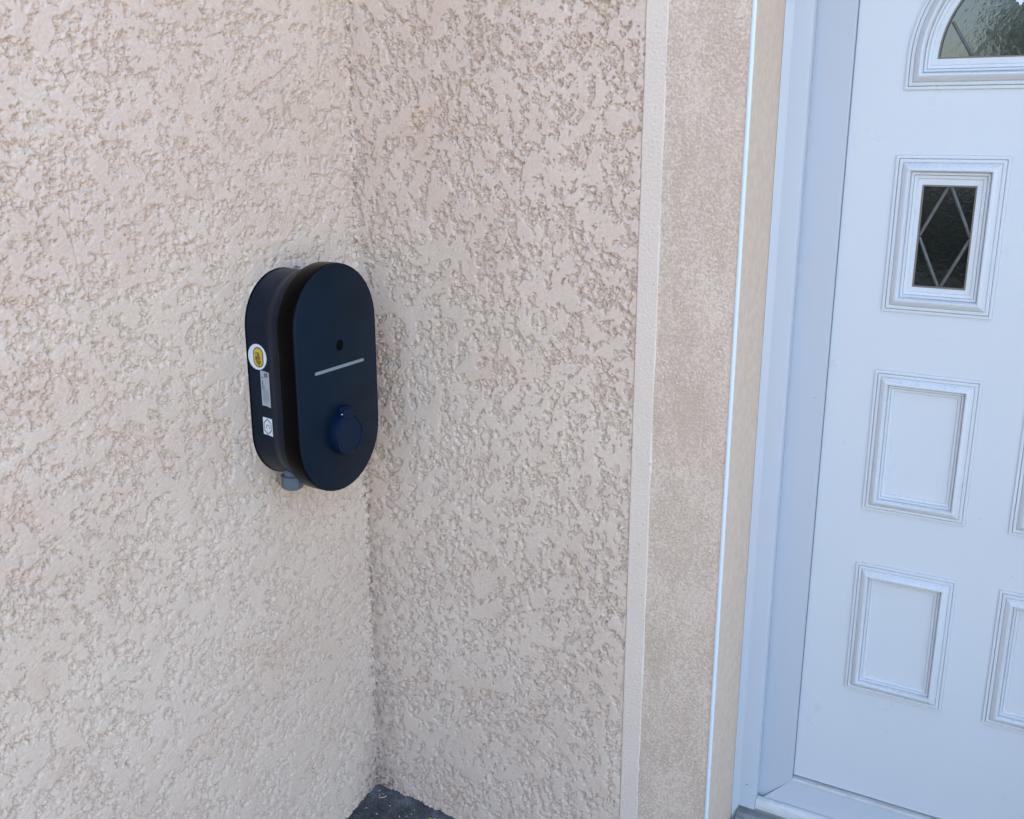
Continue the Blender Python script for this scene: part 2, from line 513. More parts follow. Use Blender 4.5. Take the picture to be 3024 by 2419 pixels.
# hairline cracks in the plateaus
def crack_line(h, u, z, pts, width, depth):
    for (a, b) in zip(pts[:-1], pts[1:]):
        au, az = a; bu, bz = b
        L2 = (bu - au) ** 2 + (bz - az) ** 2
        t = np.clip(((u - au) * (bu - au) + (z - az) * (bz - az)) / L2, 0, 1)
        d = np.hypot(u - (au + t * (bu - au)), z - (az + t * (bz - az)))
        h = h - depth * np.exp(-(d / width) ** 2)
    return h
hA = crack_line(hA, uA, zA, [(0.905, 1.775), (0.86, 1.768), (0.843, 1.760), (0.815, 1.728), (0.787, 1.704), (0.790, 1.66), (0.793, 1.614), (0.786, 1.56)], 0.0018, 0.0034)
grid_object('rough_render', (0, EXT * STEP, Z0), (0, -1, 0), (0, 0, 1), (1, 0, 0), NUA, NV, STEP, hA, M['plaster'], wall_a)
box('wall_core', (-0.30, -5.0, -0.4), (-0.024, 0.0, WALL_TOP), M['far'], wall_a)
bm = bmesh.new()
add_box(bm, (-0.0238, -5.0, -0.4), (-0.001, -1.1585, WALL_TOP))
add_box(bm, (-0.0238, -1.1584, Z1 - 0.001), (-0.001, -0.002, WALL_TOP))
bm_obj('outer_render', bm, M['far'], wall_a)

# ------------------------------------------------------------------ right wall (plane y = 0) with the door opening
XR, XS, XM, XO, XO2 = 0.742, 0.788, 0.9550, 0.9627, 1.934
ZO = 2.41                                   # head of the opening
wall_b = empty('rendered_wall', (0.4, 0, 0), 'beige roughcast wall with smooth band between inner corner and white door', 'wall')
NUB = int(round(XR / STEP)) + 1 + EXT
hB, mB = relief((NV, NUB), STEP, 300, R(50), R(100), -0.08)
uB = ((np.arange(NUB) - EXT) * STEP)[None, :]
jit = fnoise((NV, NUB), STEP, 0.03, 910) * 0.0026 + fnoise((NV, NUB), STEP, 0.012, 911) * 0.0020
hB = hB + (0.0015 + jit) * np.exp(-np.abs(uB) / 0.005)
# the render runs rougher towards the smooth band and is cut straight there
hB = hB - 0.0012 * np.exp(-(XR - uB) / 0.012)
hB[:, -1] = -0.006
grid_object('rough_render', (-EXT * STEP, 0, Z0), (1, 0, 0), (0, 0, 1), (0, -1, 0), NUB, NV, STEP, hB, M['plaster_b'], wall_b)
bm = bmesh.new()
add_box(bm, (-0.30, 0.024, -0.4), (XM - 0.0045, 0.30, WALL_TOP))
add_box(bm, (XM - 0.0044, 0.009, ZO), (XO2 + 0.012, 0.30, WALL_TOP))
add_box(bm, (XO2 + 0.0121, 0.009, -0.4), (6.0, 0.30, WALL_TOP))
bm_obj('wall_core', bm, M['far'], wall_b)
bm = bmesh.new()
add_box(bm, (0.0, 0.001, Z1 - 0.001), (XR, 0.0088, WALL_TOP))
add_box(bm, (XR + 0.0001, 0.001, ZO + 0.18), (6.0, 0.0088, WALL_TOP))
add_box(bm, (2.2, 0.001, -0.4), (6.0, 0.0088, ZO + 0.1799))
bm_obj('outer_render', bm, M['far'], wall_b)

# pale floated band beside the roughcast, then a scraped band: fine real relief on both
def band(name, x0, x1, y, hfun, mat, wavy=None):
    nu = int(round((x1 - x0) / STEP)) + 1
    h = hfun((NV, nu))
    if wavy is not None:                         # the edge of the trowelled band wanders a little
        u = (np.arange(nu) * STEP)[None, :]; zc = (Z0 + np.arange(NV) * STEP)
        e = np.array([0.0016 * mnoise.noise(Vector((z * 5, 3.1, 0))) + 0.0012 * mnoise.noise(Vector((z * 45, 9.1, 0))) for z in zc])[:, None]
        h = h - 0.004 * sstep(-0.0004, 0.0014, u - (x1 - x0 - 0.004) - e)
    h[:, 0] = -0.004
    return grid_object(name, (x0, y, Z0), (1, 0, 0), (0, 0, 1), (0, -1, 0), nu, NV, STEP, h, mat, wall_b)
def h_pale(sh): return 0.00022 * fnoise(sh, STEP, 0.010, 501) + 0.00016 * fnoise(sh, STEP, 0.006, 502) + 0.0005 * fnoise(sh, STEP, 0.25, 503) - 0.0020 * sstep(2.6, 3.1, fnoise(sh, STEP, 0.010, 504))
def h_mott(sh):
    patch = sstep(-0.6, 0.9, fnoise(sh, STEP, 0.11, 513, 0.6, R(90), 1.8))
    g = fnoise(sh, STEP, 0.0078, 511, 0.35); f = fnoise(sh, STEP, 0.0052, 512, 0.35)
    return (0.00028 + 0.00042 * patch) * np.minimum(g + 0.5 * f, 0.5) + 0.0005 * fnoise(sh, STEP, 0.3, 514) - 0.0024 * sstep(2.5, 3.0, fnoise(sh, STEP, 0.010, 515))
band('pale_band', XR - 0.0010, XS + 0.004, -0.0002, h_pale, M['strip'], True)
band('mottled_band', XS - 0.004, XM, 0.0016, h_mott, M['mottled'])
bm = bmesh.new()
add_box(bm, (XR, 0.0012, Z1 - 0.001), (XM, 0.0085, ZO + 0.1799))
bm_obj('outer_band', bm, M['mottled'], wall_b)
# white corner bead with a rounded nose
pts = [(XM - 0.001, 0.0045), (XM - 0.001, 0.0), (XM + 0.0005, -0.0015), (XO - 0.004, -0.0018), (XO - 0.0014, -0.0012), (XO - 0.0002, 0.0), (XO, 0.0015), (XO - 0.0008, 0.0030), (XO - 0.004, 0.0035)]
extrude_poly('corner_bead', pts, 'z', -0.3, ZO, M['bead'], wall_b, smooth=40)
box('reveal', (XM - 0.004, 0.0036, -0.3), (XO - 0.0008, 0.27, ZO), M['reveal'], wall_b)
box('reveal', (XO2, 0.0, -0.3), (XO2 + 0.0119, 0.27, ZO), M['reveal'], wall_b)
box('lintel_soffit', (XO, 0.0, ZO - 0.012), (XO2 - 0.0001, 0.27, ZO - 0.0001), M['reveal'], wall_b)

# eaves above both walls
roof = empty('roof', (0, 0, WALL_TOP), 'shallow tiled roof over the inner corner, above the picture', 'roof')
bm = bmesh.new()
add_box(bm, (-3.0, 0.002, WALL_TOP + 0.002), (6.2, 3.0, WALL_TOP + 0.14))
add_box(bm, (-3.0, -5.2, WALL_TOP + 0.002), (0.08, 0.0, WALL_TOP + 0.14))
add_box(bm, (0.081, -0.08, WALL_TOP + 0.002), (6.2, 0.0, WALL_TOP + 0.14))
bm_obj('eaves_board', bm, M['reveal'], roof)
bm = bmesh.new()
v = [bm.verts.new(p) for p in ((0.11, -5.2, 3.142), (0.11, -0.11, 3.142), (6.2, -0.11, 3.142), (6.2, 2.6, 4.0), (-2.6, 2.6, 4.0), (-2.6, -5.2, 4.0))]
bm.faces.new((v[0], v[1], v[4], v[5])); bm.faces.new((v[1], v[2], v[3], v[4]))
bm_obj('tiles', bm, M['tile'], roof)

# ------------------------------------------------------------------ front door
door = empty('front_door', (1.4485, 0.24, 0.16), 'white front door with moulded panels, diamond leaded pane and arched light', 'door')
YF, YL = 0.226, 0.240                       # frame face, leaf face
LX0, LX1, LZ0, LZ1 = 1.098, 1.799, 0.272, 2.32
FX0, FX1 = 1.014, 1.883
frame = bpy.data.objects.new('frame', None)
# frame: a mitred surround, its vertical and bottom members are separate so that the mitre shows
def splayed(name, outer_edge, inner_edge, parent, y_out=0.2370, y_in=0.2290, y_back=0.29):
    """One frame member: its face leans from the outer edge back to the leaf."""
    (o0, o1), (i0, i1) = outer_edge, inner_edge
    pts = [(o0[0], y_out, o0[1]), (o1[0], y_out, o1[1]), (i1[0], y_in, i1[1]), (i0[0], y_in, i0[1])]
    bm = bmesh.new()
    A = [bm.verts.new(p) for p in pts]; B = [bm.verts.new((p[0], y_back, p[2])) for p in pts]
    bm.faces.new(A); bm.faces.new(B[::-1])
    for k in range(4):
        bm.faces.new((A[k], B[k], B[(k + 1) % 4], A[(k + 1) % 4]))
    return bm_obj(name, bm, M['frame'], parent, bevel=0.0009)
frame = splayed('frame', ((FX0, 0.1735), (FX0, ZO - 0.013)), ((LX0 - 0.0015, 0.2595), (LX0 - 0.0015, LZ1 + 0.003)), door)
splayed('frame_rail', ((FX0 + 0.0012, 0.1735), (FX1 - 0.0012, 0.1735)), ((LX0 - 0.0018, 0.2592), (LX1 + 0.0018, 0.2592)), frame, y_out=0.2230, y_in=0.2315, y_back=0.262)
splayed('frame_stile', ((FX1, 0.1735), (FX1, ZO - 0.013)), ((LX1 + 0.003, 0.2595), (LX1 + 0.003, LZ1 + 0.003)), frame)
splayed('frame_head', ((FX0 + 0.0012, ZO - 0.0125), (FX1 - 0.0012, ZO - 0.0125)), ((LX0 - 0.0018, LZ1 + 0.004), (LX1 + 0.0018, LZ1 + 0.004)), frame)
# grimy ledge between the rail and the leaf
box('drip_ledge', (LX0 - 0.0012, 0.2290, 0.2596), (LX1 + 0.002, YL + 0.03, 0.2660), M['grime'], frame, 0.001)
# seals (dark lines round the leaf)
box('seal', (LX0 - 0.0014, YL - 0.004, 0.267), (LX0 - 0.0002, YL + 0.03, LZ1), M['seal'], frame)
box('seal', (LX0 - 0.0003, YL + 0.006, 0.2662), (LX1, YL + 0.03, 0.2712), M['seal'], frame)
# projecting weather nose on the sill
nose = [(0.222, 0.1945), (0.214, 0.1945), (0.209, 0.1915), (0.2060, 0.185), (0.2055, 0.173), (0.2070, 0.166), (0.222, 0.166)]
extrude_poly('sill_nose', nose, 'x', 1.0185, 1.88, M['grime'], frame, smooth=35)
# cover strip against the reveal, hugging the frame: bevelled edge towards the wall
strip_pts = [(XO, 0.193), (0.9770, 0.2040), (0.9790, 0.2045), (1.0135, 0.2045), (1.0165, 0.2055), (1.0178, 0.2080), (1.0178, 0.2300), (FX0 + 0.0005, 0.2360), (XO, 0.2360)]
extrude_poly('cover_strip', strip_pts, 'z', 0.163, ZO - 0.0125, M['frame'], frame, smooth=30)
extrude_poly('cover_strip', [(XO, 0.225), (XO, 0.199), (0.9735, 0.2130), (0.9735, 0.225)], 'z', -0.05, 0.1629, M['pvc'], frame)
extrude_poly('cover_strip', [(XO2, 0.225), (XO2, 0.197), (1.920, 0.2120), (1.8805, 0.2120), (1.8805, 0.2255)], 'z', 0.163, ZO - 0.0125, M['pvc'], frame)
box('screw_head', (0.9925, 0.2037, 0.2260), (0.9960, 0.2060, 0.2295), M['seal'], frame)

# leaf
leaf_bm = bmesh.new()
HX, HZ = 1.4485, 1.9235                       # centre of the arched light
# leaf slab with the pane openings cut through: build the front as a filled face with holes
def arch_pts(r, drop, n=40):
    pts = [(HX - r, HZ + 0.0045 - drop)]
    for k in range(n + 1):
        a = math.pi * (1 - k / n)
        pts.append((HX + r * math.cos(a), HZ + 0.0045 + r * math.sin(a)))
    pts.append((HX + r, HZ + 0.0045 - drop))
    return pts
def rect_pts(x0, x1, z0, z1): return [(x0, z0), (x0, z1), (x1, z1), (x1, z0)]
outer = rect_pts(LX0, LX1, LZ0, LZ1)
P1 = [(1.196, 1.4075), (1.4895, 1.701)]
holes = [rect_pts(1.2505, 1.3525, 1.4835, 1.6895), rect_pts(2 * HX - 1.3525, 2 * HX - 1.2505, 1.4835, 1.6895), arch_pts(0.1950, 0.0)[1:-1]]
from mathutils.geometry import tessellate_polygon
polys = [outer] + holes
flat = [p for pl_ in polys for p in pl_]
tris = tessellate_polygon([[Vector((p[0], p[1], 0)) for p in pl_] for pl_ in polys])
fv = [leaf_bm.verts.new((p[0], YL, p[1])) for p in flat]
for t in tris:
    try: leaf_bm.faces.new([fv[i] for i in t])
    except ValueError: pass
o0 = 0
for pl_ in polys:                                # edges running back into the leaf
    n = len(pl_)
    back = [leaf_bm.verts.new((p[0], YL + (0.05 if pl_ is outer else 0.018), p[1])) for p in pl_]
    for i in range(n):
        j = (i + 1) % n
        leaf_bm.faces.new((fv[o0 + i], fv[o0 + j], back[j], back[i]))
    o0 += n
leaf = bm_obj('leaf', leaf_bm, M['pvc'], door)

PROFILE = [(0, 0.0), (0.0006, 0.0028), (0.0045, 0.0034), (0.0058, 0.0030), (0.0064, 0.0010), (0.0070, 0.0030), (0.0078, 0.0046), (0.0120, 0.0052), (0.0132, 0.0046),
           (0.0138, 0.0032), (0.0146, 0.0050), (0.0165, 0.0064), (0.0190, 0.0088), (0.0220, 0.0111), (0.0250, 0.0124), (0.0275, 0.0120), (0.0292, 0.0098), (0.0300, 0.0062),
           (0.0306, 0.0026), (0.0314, 0.0044), (0.0330, 0.0051), (0.0348, 0.0048), (0.0358, 0.0036), (0.0364, 0.0010), (0.0372, 0.0026), (0.0420, 0.0020), (0.0436, 0.0)]
def moulding(name, shape_fn, parent, mat, scale=1.0):
    """Sweep the moulded profile round a closed outline; shape_fn(d) gives the outline moved inwards by d."""
    loops = [[(p[0], YL - 0.0003 - h * 1.3, p[1]) for p in shape_fn(d * scale)] for d, h in PROFILE]
    return bm_obj(name, loops_mesh(loops), mat, parent, smooth=38)
def rect_shape(x0, x1, z0, z1):
    rc = 0.0035
    def f(d):
        r = max(rc - d, 0.0004)
        pts = []
        for (cx_, cz_, a0) in ((x0 + d + r, z0 + d + r, 180), (x1 - d - r, z0 + d + r, 270), (x1 - d - r, z1 - d - r, 0), (x0 + d + r, z1 - d - r, 90)):
            for k in range(3):
                a = R(a0 + 45 * k)
                pts.append((cx_ + r * math.cos(a), cz_ + r * math.sin(a)))
        return pts
    return f
def arch_shape(R0, drop0):
    return lambda d: arch_pts(R0 - d, drop0 - d)
panels = [(1.196, 1.407, 0.986, 1.303), (1.4900, 1.701, 0.986, 1.303), (1.196, 1.407, 0.541, 0.860), (1.4900, 1.701, 0.541, 0.860)]
for (x0, x1, z0, z1) in panels:
    moulding('panel_moulding', rect_shape(x0, x1, z0, z1), leaf, M['mould'])
for (x0, x1) in ((1.196, 1.408), (2 * HX - 1.408, 2 * HX - 1.196)):
    moulding('panel_moulding', rect_shape(x0, x1, 1.429, 1.747), leaf, M['mould'], 1.06)
moulding('arch_moulding', arch_shape(0.2505, 0.0570), leaf, M['mould'], 1.06)

# panes, spacer frames and lead cames
def came(name, p, q, w, parent, y):
    (x0, z0), (x1, z1) = p, q
    d = Vector((x1 - x0, z1 - z0)).normalized(); n = Vector((-d.y, d.x))
    prof = [(-w / 2, 0.0), (-w * 0.36, 0.0016), (0, 0.0024), (w * 0.36, 0.0016), (w / 2, 0.0)]
    loops = []
    for (x, z) in (p, q):
        loops.append([(x + n.x * a, y - h, z + n.y * a) for a, h in prof])
    bm = loops_mesh(loops, closed=False)
    return bm_obj(name, bm, M['lead'], parent, smooth=60)
def ring(name, outer_, inner_, y0, y1, mat, parent):
    bm = loops_mesh([[(p[0], y1, p[1]) for p in outer_], [(p[0], y0, p[1]) for p in outer_], [(p[0], y0, p[1]) for p in inner_], [(p[0], y1, p[1]) for p in inner_]])
    return bm_obj(name, bm, mat, parent)
for sgn in (0, 1):
    mx = (lambda x: x) if sgn == 0 else (lambda x: 2 * HX - x)
    xa, xb = sorted((mx(1.2507), mx(1.3523)))
    za, zb = 1.4837, 1.6893
    ring('pane_bead', rect_pts(xa, xb, za, zb), rect_pts(xa + 0.003, xb - 0.003, za + 0.003, zb - 0.003), YL + 0.0015, YL + 0.014, M['glazing'], leaf)
    box('glass_pane', (xa + 0.0002, YL + 0.0085, za + 0.0002), (xb - 0.0002, YL + 0.0135, zb - 0.0002), M['glass'], leaf)
    xm, zm = (xa + xb) / 2, (za + zb) / 2
    for (p, q) in (((xm - 0.003, zb - 0.003), (xa + 0.003, zm + 0.002)), ((xm + 0.003, zb - 0.003), (xb - 0.003, zm + 0.002)), ((xa + 0.003, zm - 0.002), (xm - 0.003, za + 0.003)), ((xb - 0.003, zm - 0.002), (xm + 0.003, za + 0.003))):
        came('lead_came', p, q, 0.0068, leaf, YL + 0.0085)
ao, ai = arch_pts(0.1948, 0.0)[1:-1], arch_pts(0.1918, 0.0)[1:-1]
ai = [(p[0], max(p[1], HZ + 0.0045 + 0.003)) for p in ai]
ring('pane_bead', [(p[0], p[1] + 0.0002) for p in ao], ai, YL + 0.0015, YL + 0.014, M['glazing'], leaf)
bm = bmesh.new()
A = [bm.verts.new((p[0], YL + 0.0085, p[1] + 0.0003)) for p in arch_pts(0.1945, 0.0)[1:-1]]
bm.faces.new(A)
r_ = bmesh.ops.extrude_face_region(bm, geom=bm.faces[:])
for e in r_['geom']:
    if isinstance(e, bmesh.types.BMVert): e.co.y += 0.005
bm_obj('arched_pane', bm, M['glass'], leaf)
for mx in ((lambda x: x), (lambda x: 2 * HX - x)):
    for (p, q) in (((1.273, 1.996), (1.3135, 1.933)), ((1.3185, 1.933), (1.383, 2.020)), ((1.388, 2.034), (1.360, 2.085)), ((1.392, 2.020), (1.4485, 1.940))):
        came('lead_came', (mx(p[0]), p[1]), (mx(q[0]), q[1]), 0.0062, leaf, YL + 0.0085)
    # small white rosette where the cames meet
    fl = []
    for k in range(24):
        a = 2 * math.pi * k / 24
        r = 0.0068 + 0.0020 * math.cos(4 * a)
        fl.append((mx(1.3875) + r * math.cos(a), 2.0275 + r * math.sin(a)))
    extrude_poly('rosette', fl, 'y', YL + 0.0045, YL + 0.0084, M['white'], leaf, bevel=0.0006)

# grey ribbed step under the door
step_prof = [(0.30, 0.1655), (0.222, 0.1650), (0.219, 0.150), (0.200, 0.146), (0.197, 0.137), (0.190, 0.137), (0.186, 0.128), (0.160, 0.123), (0.157, 0.110), (0.150, 0.110), (0.147, 0.100), (0.085, 0.092), (0.08, -0.10), (0.30, -0.10)]
st = extrude_poly('door_step', step_prof, 'x', 0.9740, 1.9335, M['sill'], None, bevel=0.0015)
tag(st, 'weathered grey ribbed sill below the white door', 'door sill')

# ------------------------------------------------------------------ wall charger
CY, CZ, HALF = -0.2735, 1.2633, 0.1187
charger = empty('wall_charger', (0, CY, CZ - 0.26), 'dark anthracite oval electric car charger mounted on the roughcast wall', 'car charger')
def stadium(r, n=24, half=HALF, cy=CY, cz=CZ):
    pts = []
    for k in range(n + 1):
        a = math.pi * k / n
        pts.append((cy + r * math.cos(a), cz + half + r * math.sin(a)))
    for k in range(n + 1):
        a = math.pi + math.pi * k / n
        pts.append((cy + r * math.cos(a), cz - half + r * math.sin(a)))
    return pts
def stadium_loops(spec): return [[(x, p[0], p[1]) for p in stadium(r)] for x, r in spec]
body_spec = [(-0.004, 0.1165), (0.056, 0.1170), (0.062, 0.1175), (0.070, 0.1200), (0.078, 0.1235), (0.086, 0.1255), (0.100, 0.1262), (0.108, 0.1262)]
bm_obj('body', loops_mesh(stadium_loops(body_spec), True, True), M['body'], charger, smooth=40)
bm_obj('wall_gasket', loops_mesh(stadium_loops([(-0.012, 0.1178), (0.0010, 0.1182), (0.0022, 0.1176)]), True, True), M['seal_black'], charger, smooth=40)
rim_spec = [(0.1060, 0.1255), (0.1060, 0.1335), (0.1075, 0.1362), (0.1110, 0.1378), (0.1480, 0.1382), (0.1515, 0.1376), (0.1528, 0.1362), (0.1530, 0.1348)]
bm_obj('rim', loops_mesh(stadium_loops(rim_spec), True, True), M['rim'], charger, smooth=45)
face_spec = [(0.1520, 0.1366), (0.1548, 0.1366), (0.1556, 0.1360), (0.1560, 0.1348), (0.1560, 0.1335), (0.1558, 0.1332), (0.1560, 0.1328)]
face = bm_obj('front_plate', loops_mesh(stadium_loops(face_spec), True, True), M['face'], charger, smooth=45)
FX = 0.1560
def disc_pts(cy, cz, r, n=32): return [(cy + r * math.cos(2 * math.pi * k / n), cz + r * math.sin(2 * math.pi * k / n)) for k in range(n)]
extrude_poly('reader_lens', disc_pts(-0.2670, 1.3395, 0.0120), 'x', FX - 0.002, FX + 0.0003, M['lens'], face)
ringb = loops_mesh([[(FX + 0.0001, *p) for p in disc_pts(-0.267, 1.3395, 0.0133)], [(FX + 0.0009, *p) for p in disc_pts(-0.267, 1.3395, 0.0128)], [(FX + 0.0003, *p) for p in disc_pts(-0.267, 1.3395, 0.0120)]])
bm_obj('lens_bezel', ringb, M['body'], face, smooth=60)
def capsule(y0, y1, z, r, n=8):
    pts = []
    for k in range(n + 1):
        a = -math.pi / 2 + math.pi * k / n; pts.append((y1 - r + r * math.cos(a), z + r * math.sin(a)))
    for k in range(n + 1):
        a = math.pi / 2 + math.pi * k / n; pts.append((y0 + r + r * math.cos(a), z + r * math.sin(a)))
    return pts
extrude_poly('status_bar', capsule(-0.3535, -0.1850, 1.2915, 0.0034), 'x', FX - 0.002, FX + 0.0006, M['bar'], face)

# hinged socket lid
def lid_outline(r, tab_w, tab_top, cy=-0.2710, cz=1.1390, n=48):
    pts = []
    a0 = math.asin(tab_w / r)
    for k in range(n + 1):
        a = math.pi / 2 + a0 + (2 * math.pi - 2 * a0) * k / n
        pts.append((cy + r * math.cos(a), cz + r * math.sin(a)))
    pts += [(cy + tab_w, cz + tab_top - 0.004), (cy + tab_w - 0.004, cz + tab_top), (cy - tab_w + 0.004, cz + tab_top), (cy - tab_w, cz + tab_top - 0.004)]
    return pts
lid_spec = [(FX - 0.002, 0.0), (FX + 0.0185, 0.0), (FX + 0.0205, 0.0010), (FX + 0.0210, 0.0030)]
lid_loops = [[(x, *p) for p in lid_outline(0.0480 - i, 0.0180 - i * 0.6, 0.0600 - i)] for x, i in lid_spec]
lid = bm_obj('socket_lid', loops_mesh(lid_loops, True, True), M['lid'], charger, smooth=40)
# raised rim ring of the lid, open at the hinge and at the thumb notch
def arc_ring(name, cy, cz, r0, r1, a0, a1, x0, x1, mat, parent, n=30):
    loops = []
    for k in range(n + 1):
        a = R(a0 + (a1 - a0) * k / n); c, s = math.cos(a), math.sin(a)
        loops.append([(x0, cy + r0 * c, cz + r0 * s), (x1, cy + r0 * c, cz + r0 * s), (x1, cy + r1 * c, cz + r1 * s), (x0, cy + r1 * c, cz + r1 * s)])
    return bm_obj(name, loops_mesh(loops, True, True), mat, parent, smooth=40, bevel=0.0005)
arc_ring('lid_rim', -0.2710, 1.1390, 0.0400, 0.0462, -66, 62, FX + 0.0200, FX + 0.0232, M['lid'], lid)
arc_ring('lid_rim', -0.2710, 1.1390, 0.0400, 0.0462, 118, 252, FX + 0.0200, FX + 0.0232, M['lid'], lid)
box('lid_hinge', (FX - 0.001, -0.2890, 1.1925), (FX + 0.0120, -0.2530, 1.2010), M['lid'], lid, bevel=0.002)
disc_l = [[(x, *p) for p in disc_pts(-0.2710, 1.1390, r, 48)] for x, r in ((FX + 0.0200, 0.0385), (FX + 0.0224, 0.0385), (FX + 0.0230, 0.0378))]
bm_obj('lid_disc', loops_mesh(disc_l, True, True), M['lid'], lid, smooth=40)
glint = bmesh.new()
bmesh.ops.create_uvsphere(glint, u_segments=10, v_segments=6, radius=0.0016, matrix=Matrix.Translation((FX + 0.0175, -0.2912, 1.1895)))
bm_obj('hinge_glint', glint, M['white'], lid, smooth=180)  # white bead put in as the highlight beside the hinge

# lettering
def text_mesh(body, size, mat_xform):
    cu = bpy.data.curves.new('lettering', 'FONT')
    cu.body = body; cu.size = size; cu.align_x = 'CENTER'; cu.align_y = 'CENTER'
    cu.extrude = 0.0; cu.resolution_u = 3
    o = bpy.data.objects.new('lettering_source', cu); COL.objects.link(o)
    dg = bpy.context.evaluated_depsgraph_get()
    me = bpy.data.meshes.new_from_object(o.evaluated_get(dg))
    bpy.data.objects.remove(o); bpy.data.curves.remove(cu)
    me.transform(mat_xform)
    return me
# on the front plate: text x runs along +y, text y along +z, facing +x
front_x = Matrix(((0, 0, 1, FX + 0.00035), (1, 0, 0, -0.263), (0, 1, 0, 1.0375), (0, 0, 0, 1)))
link('lettering', text_mesh('legrand', 0.0085, front_x), M['ink'], face)

# labels on the charger's flank (plane y = -0.39, facing -y)
YS = CY - 0.1170 - 0.0004
def flank(name, pts, y, mat, parent):
    # follow the slight swell of the body towards the rim
    verts = []
    for (x, z) in pts:
        sw = 0.0005 * max(0, (x - 0.056) / 0.006)
        verts.append((x, y - sw, z))
    n = len(pts)
    verts += [(a, y + 0.0003, c) for (a, b, c) in verts]
    faces = [tuple(range(n))] + [(i, i + n, (i + 1) % n + n, (i + 1) % n) for i in range(n)]
    bm = bmesh.new(); vv = [bm.verts.new(p) for p in verts]
    for f in faces: bm.faces.new([vv[i] for i in f])
    return bm_obj(name, bm, mat, parent)
def ell(cx, cz, rx, rz, n=36): return [(cx + rx * math.cos(2 * math.pi * k / n), cz + rz * math.sin(2 * math.pi * k / n)) for k in range(n)]
def pill(cx, cz, rx, rz, n=12):
    pts = []
    for k in range(n + 1):
        a = math.pi * k / n; pts.append((cx + rx * math.cos(a), cz + (rz - rx) + rx * math.sin(a)))
    for k in range(n + 1):
        a = math.pi + math.pi * k / n; pts.append((cx + rx * math.cos(a), cz - (rz - rx) + rx * math.sin(a)))
    return pts
sticker = flank('round_sticker', ell(0.0295, 1.3230, 0.0262, 0.0285), YS, M['white'], charger)
flank('sticker_outline', pill(0.0325, 1.3225, 0.0143, 0.0225), YS - 0.0003, M['ink'], sticker)
flank('sticker_field', pill(0.0325, 1.3225, 0.0121, 0.0203), YS - 0.0006, M['yellow'], sticker)
bmk = bmesh.new()
def mark(bm, x0, x1, z0, z1, y):
    vv = [bm.verts.new(p) for p in ((x0, y, z0), (x1, y, z0), (x1, y, z1), (x0, y, z1))]
    bm.faces.new(vv)
for (x0, x1, z) in ((0.0255, 0.0405, 1.3145), (0.0262, 0.0400, 1.3118), (0.0280, 0.0385, 1.3090), (0.0300, 0.0365, 1.3062)):
    mark(bmk, x0, x1, z - 0.0008, z + 0.0008, YS - 0.0009)
for (x0, x1, z0, z1) in ((0.0248, 0.0268, 1.3165, 1.3250), (0.0276, 0.0294, 1.3165, 1.3250), (0.0304, 0.0320, 1.3170, 1.3335), (0.0332, 0.0346, 1.3175, 1.3335), (0.0356, 0.0368, 1.3170, 1.3300), (0.0378, 0.0388, 1.3170, 1.3240)):
    mark(bmk, x0, x1, z0, z1, YS - 0.0009)
bm_obj('sticker_print', bmk, M['ink'], sticker)
# letters run down the flank: text x along -z, text y along +x
def flank_text(body, size, x, z, mat, parent, y):
    mx = Matrix(((0, 1, 0, x), (0, 0, -1, y), (-1, 0, 0, z), (0, 0, 0, 1)))
    return link('lettering', text_mesh(body, size, mx), mat, parent)
flank_text('S', 0.0105, 0.0268, 1.3312, M['ink'], sticker, YS - 0.0009)

plate = flank('rating_label', [(0.0350, 1.2160), (0.0470, 1.2152), (0.0595, 1.2125), (0.0595, 1.2910), (0.0470, 1.2932), (0.0350, 1.2940)], YS, M['silver'], charger)
b1 = bmesh.new(); b2 = bmesh.new()
for z in (1.2790, 1.2690, 1.2650, 1.2600, 1.2550): mark(b1, 0.0385, 0.0412, z - 0.0014, z + 0.0014, YS - 0.0004)
for x in (0.0400, 0.0430, 0.0455, 0.0485, 0.0510, 0.0535):
    mark(b2, x, x + 0.0009, 1.2190 + (x * 7919 % 1) * 0.01, 1.2500 + (x * 3571 % 1) * 0.02, YS - 0.0004)
mark(b2, 0.0455, 0.0560, 1.2795, 1.2895, YS - 0.0004)
bm_obj('label_print', b1, M['ink'], plate); bm_obj('label_print', b2, M['dim'], plate)

tagc = flank('letter_label', [(0.0335, 1.1505), (0.0470, 1.1495), (0.0600, 1.1470), (0.0600, 1.1870), (0.0470, 1.1885), (0.0335, 1.1890)], YS, M['white'], charger)
hx = []
for k, (x, z) in enumerate(((0.0470, 1.1870), (0.0575, 1.1775), (0.0575, 1.1595), (0.0470, 1.1505), (0.0365, 1.1595), (0.0365, 1.1775))): hx.append((x, z))
c0 = Vector((0.047, 1.1688))
ring_o = [(x, YS - 0.0007, z) for x, z in hx]; ring_i = []
for x, z in hx:
    v2 = c0 + (Vector((x, z)) - c0) * 0.87; ring_i.append((v2.x, YS - 0.0007, v2.y))
bm_obj('hexagon_print', loops_mesh([ring_o, ring_i]), M['ink'], tagc)
flank_text('C', 0.0150, 0.0470, 1.1688, M['ink'], tagc, YS - 0.0007)

# cable gland under the body
gl = []
def hexl(z, r, n=6, rot=0.3): return [(0.052 + r * math.cos(2 * math.pi * k / n + rot), -0.329 + r * math.sin(2 * math.pi * k / n + rot), z) for k in range(n)]
def circ(z, r, n=24): return hexl(z, r, n)
gland = bm_obj('cable_gland', loops_mesh([circ(1.0640, 0.0190), circ(1.0300, 0.0190)], True, True), M['gland'], charger, smooth=35)
bm_obj('gland_nut', loops_mesh([hexl(1.0400, 0.0240, 10), hexl(1.0385, 0.0262, 10), hexl(1.0170, 0.0262, 10), circ(1.0110, 0.0240, 10), circ(1.0065, 0.0180, 10)], True, True), M['gland'], gland, smooth=25)

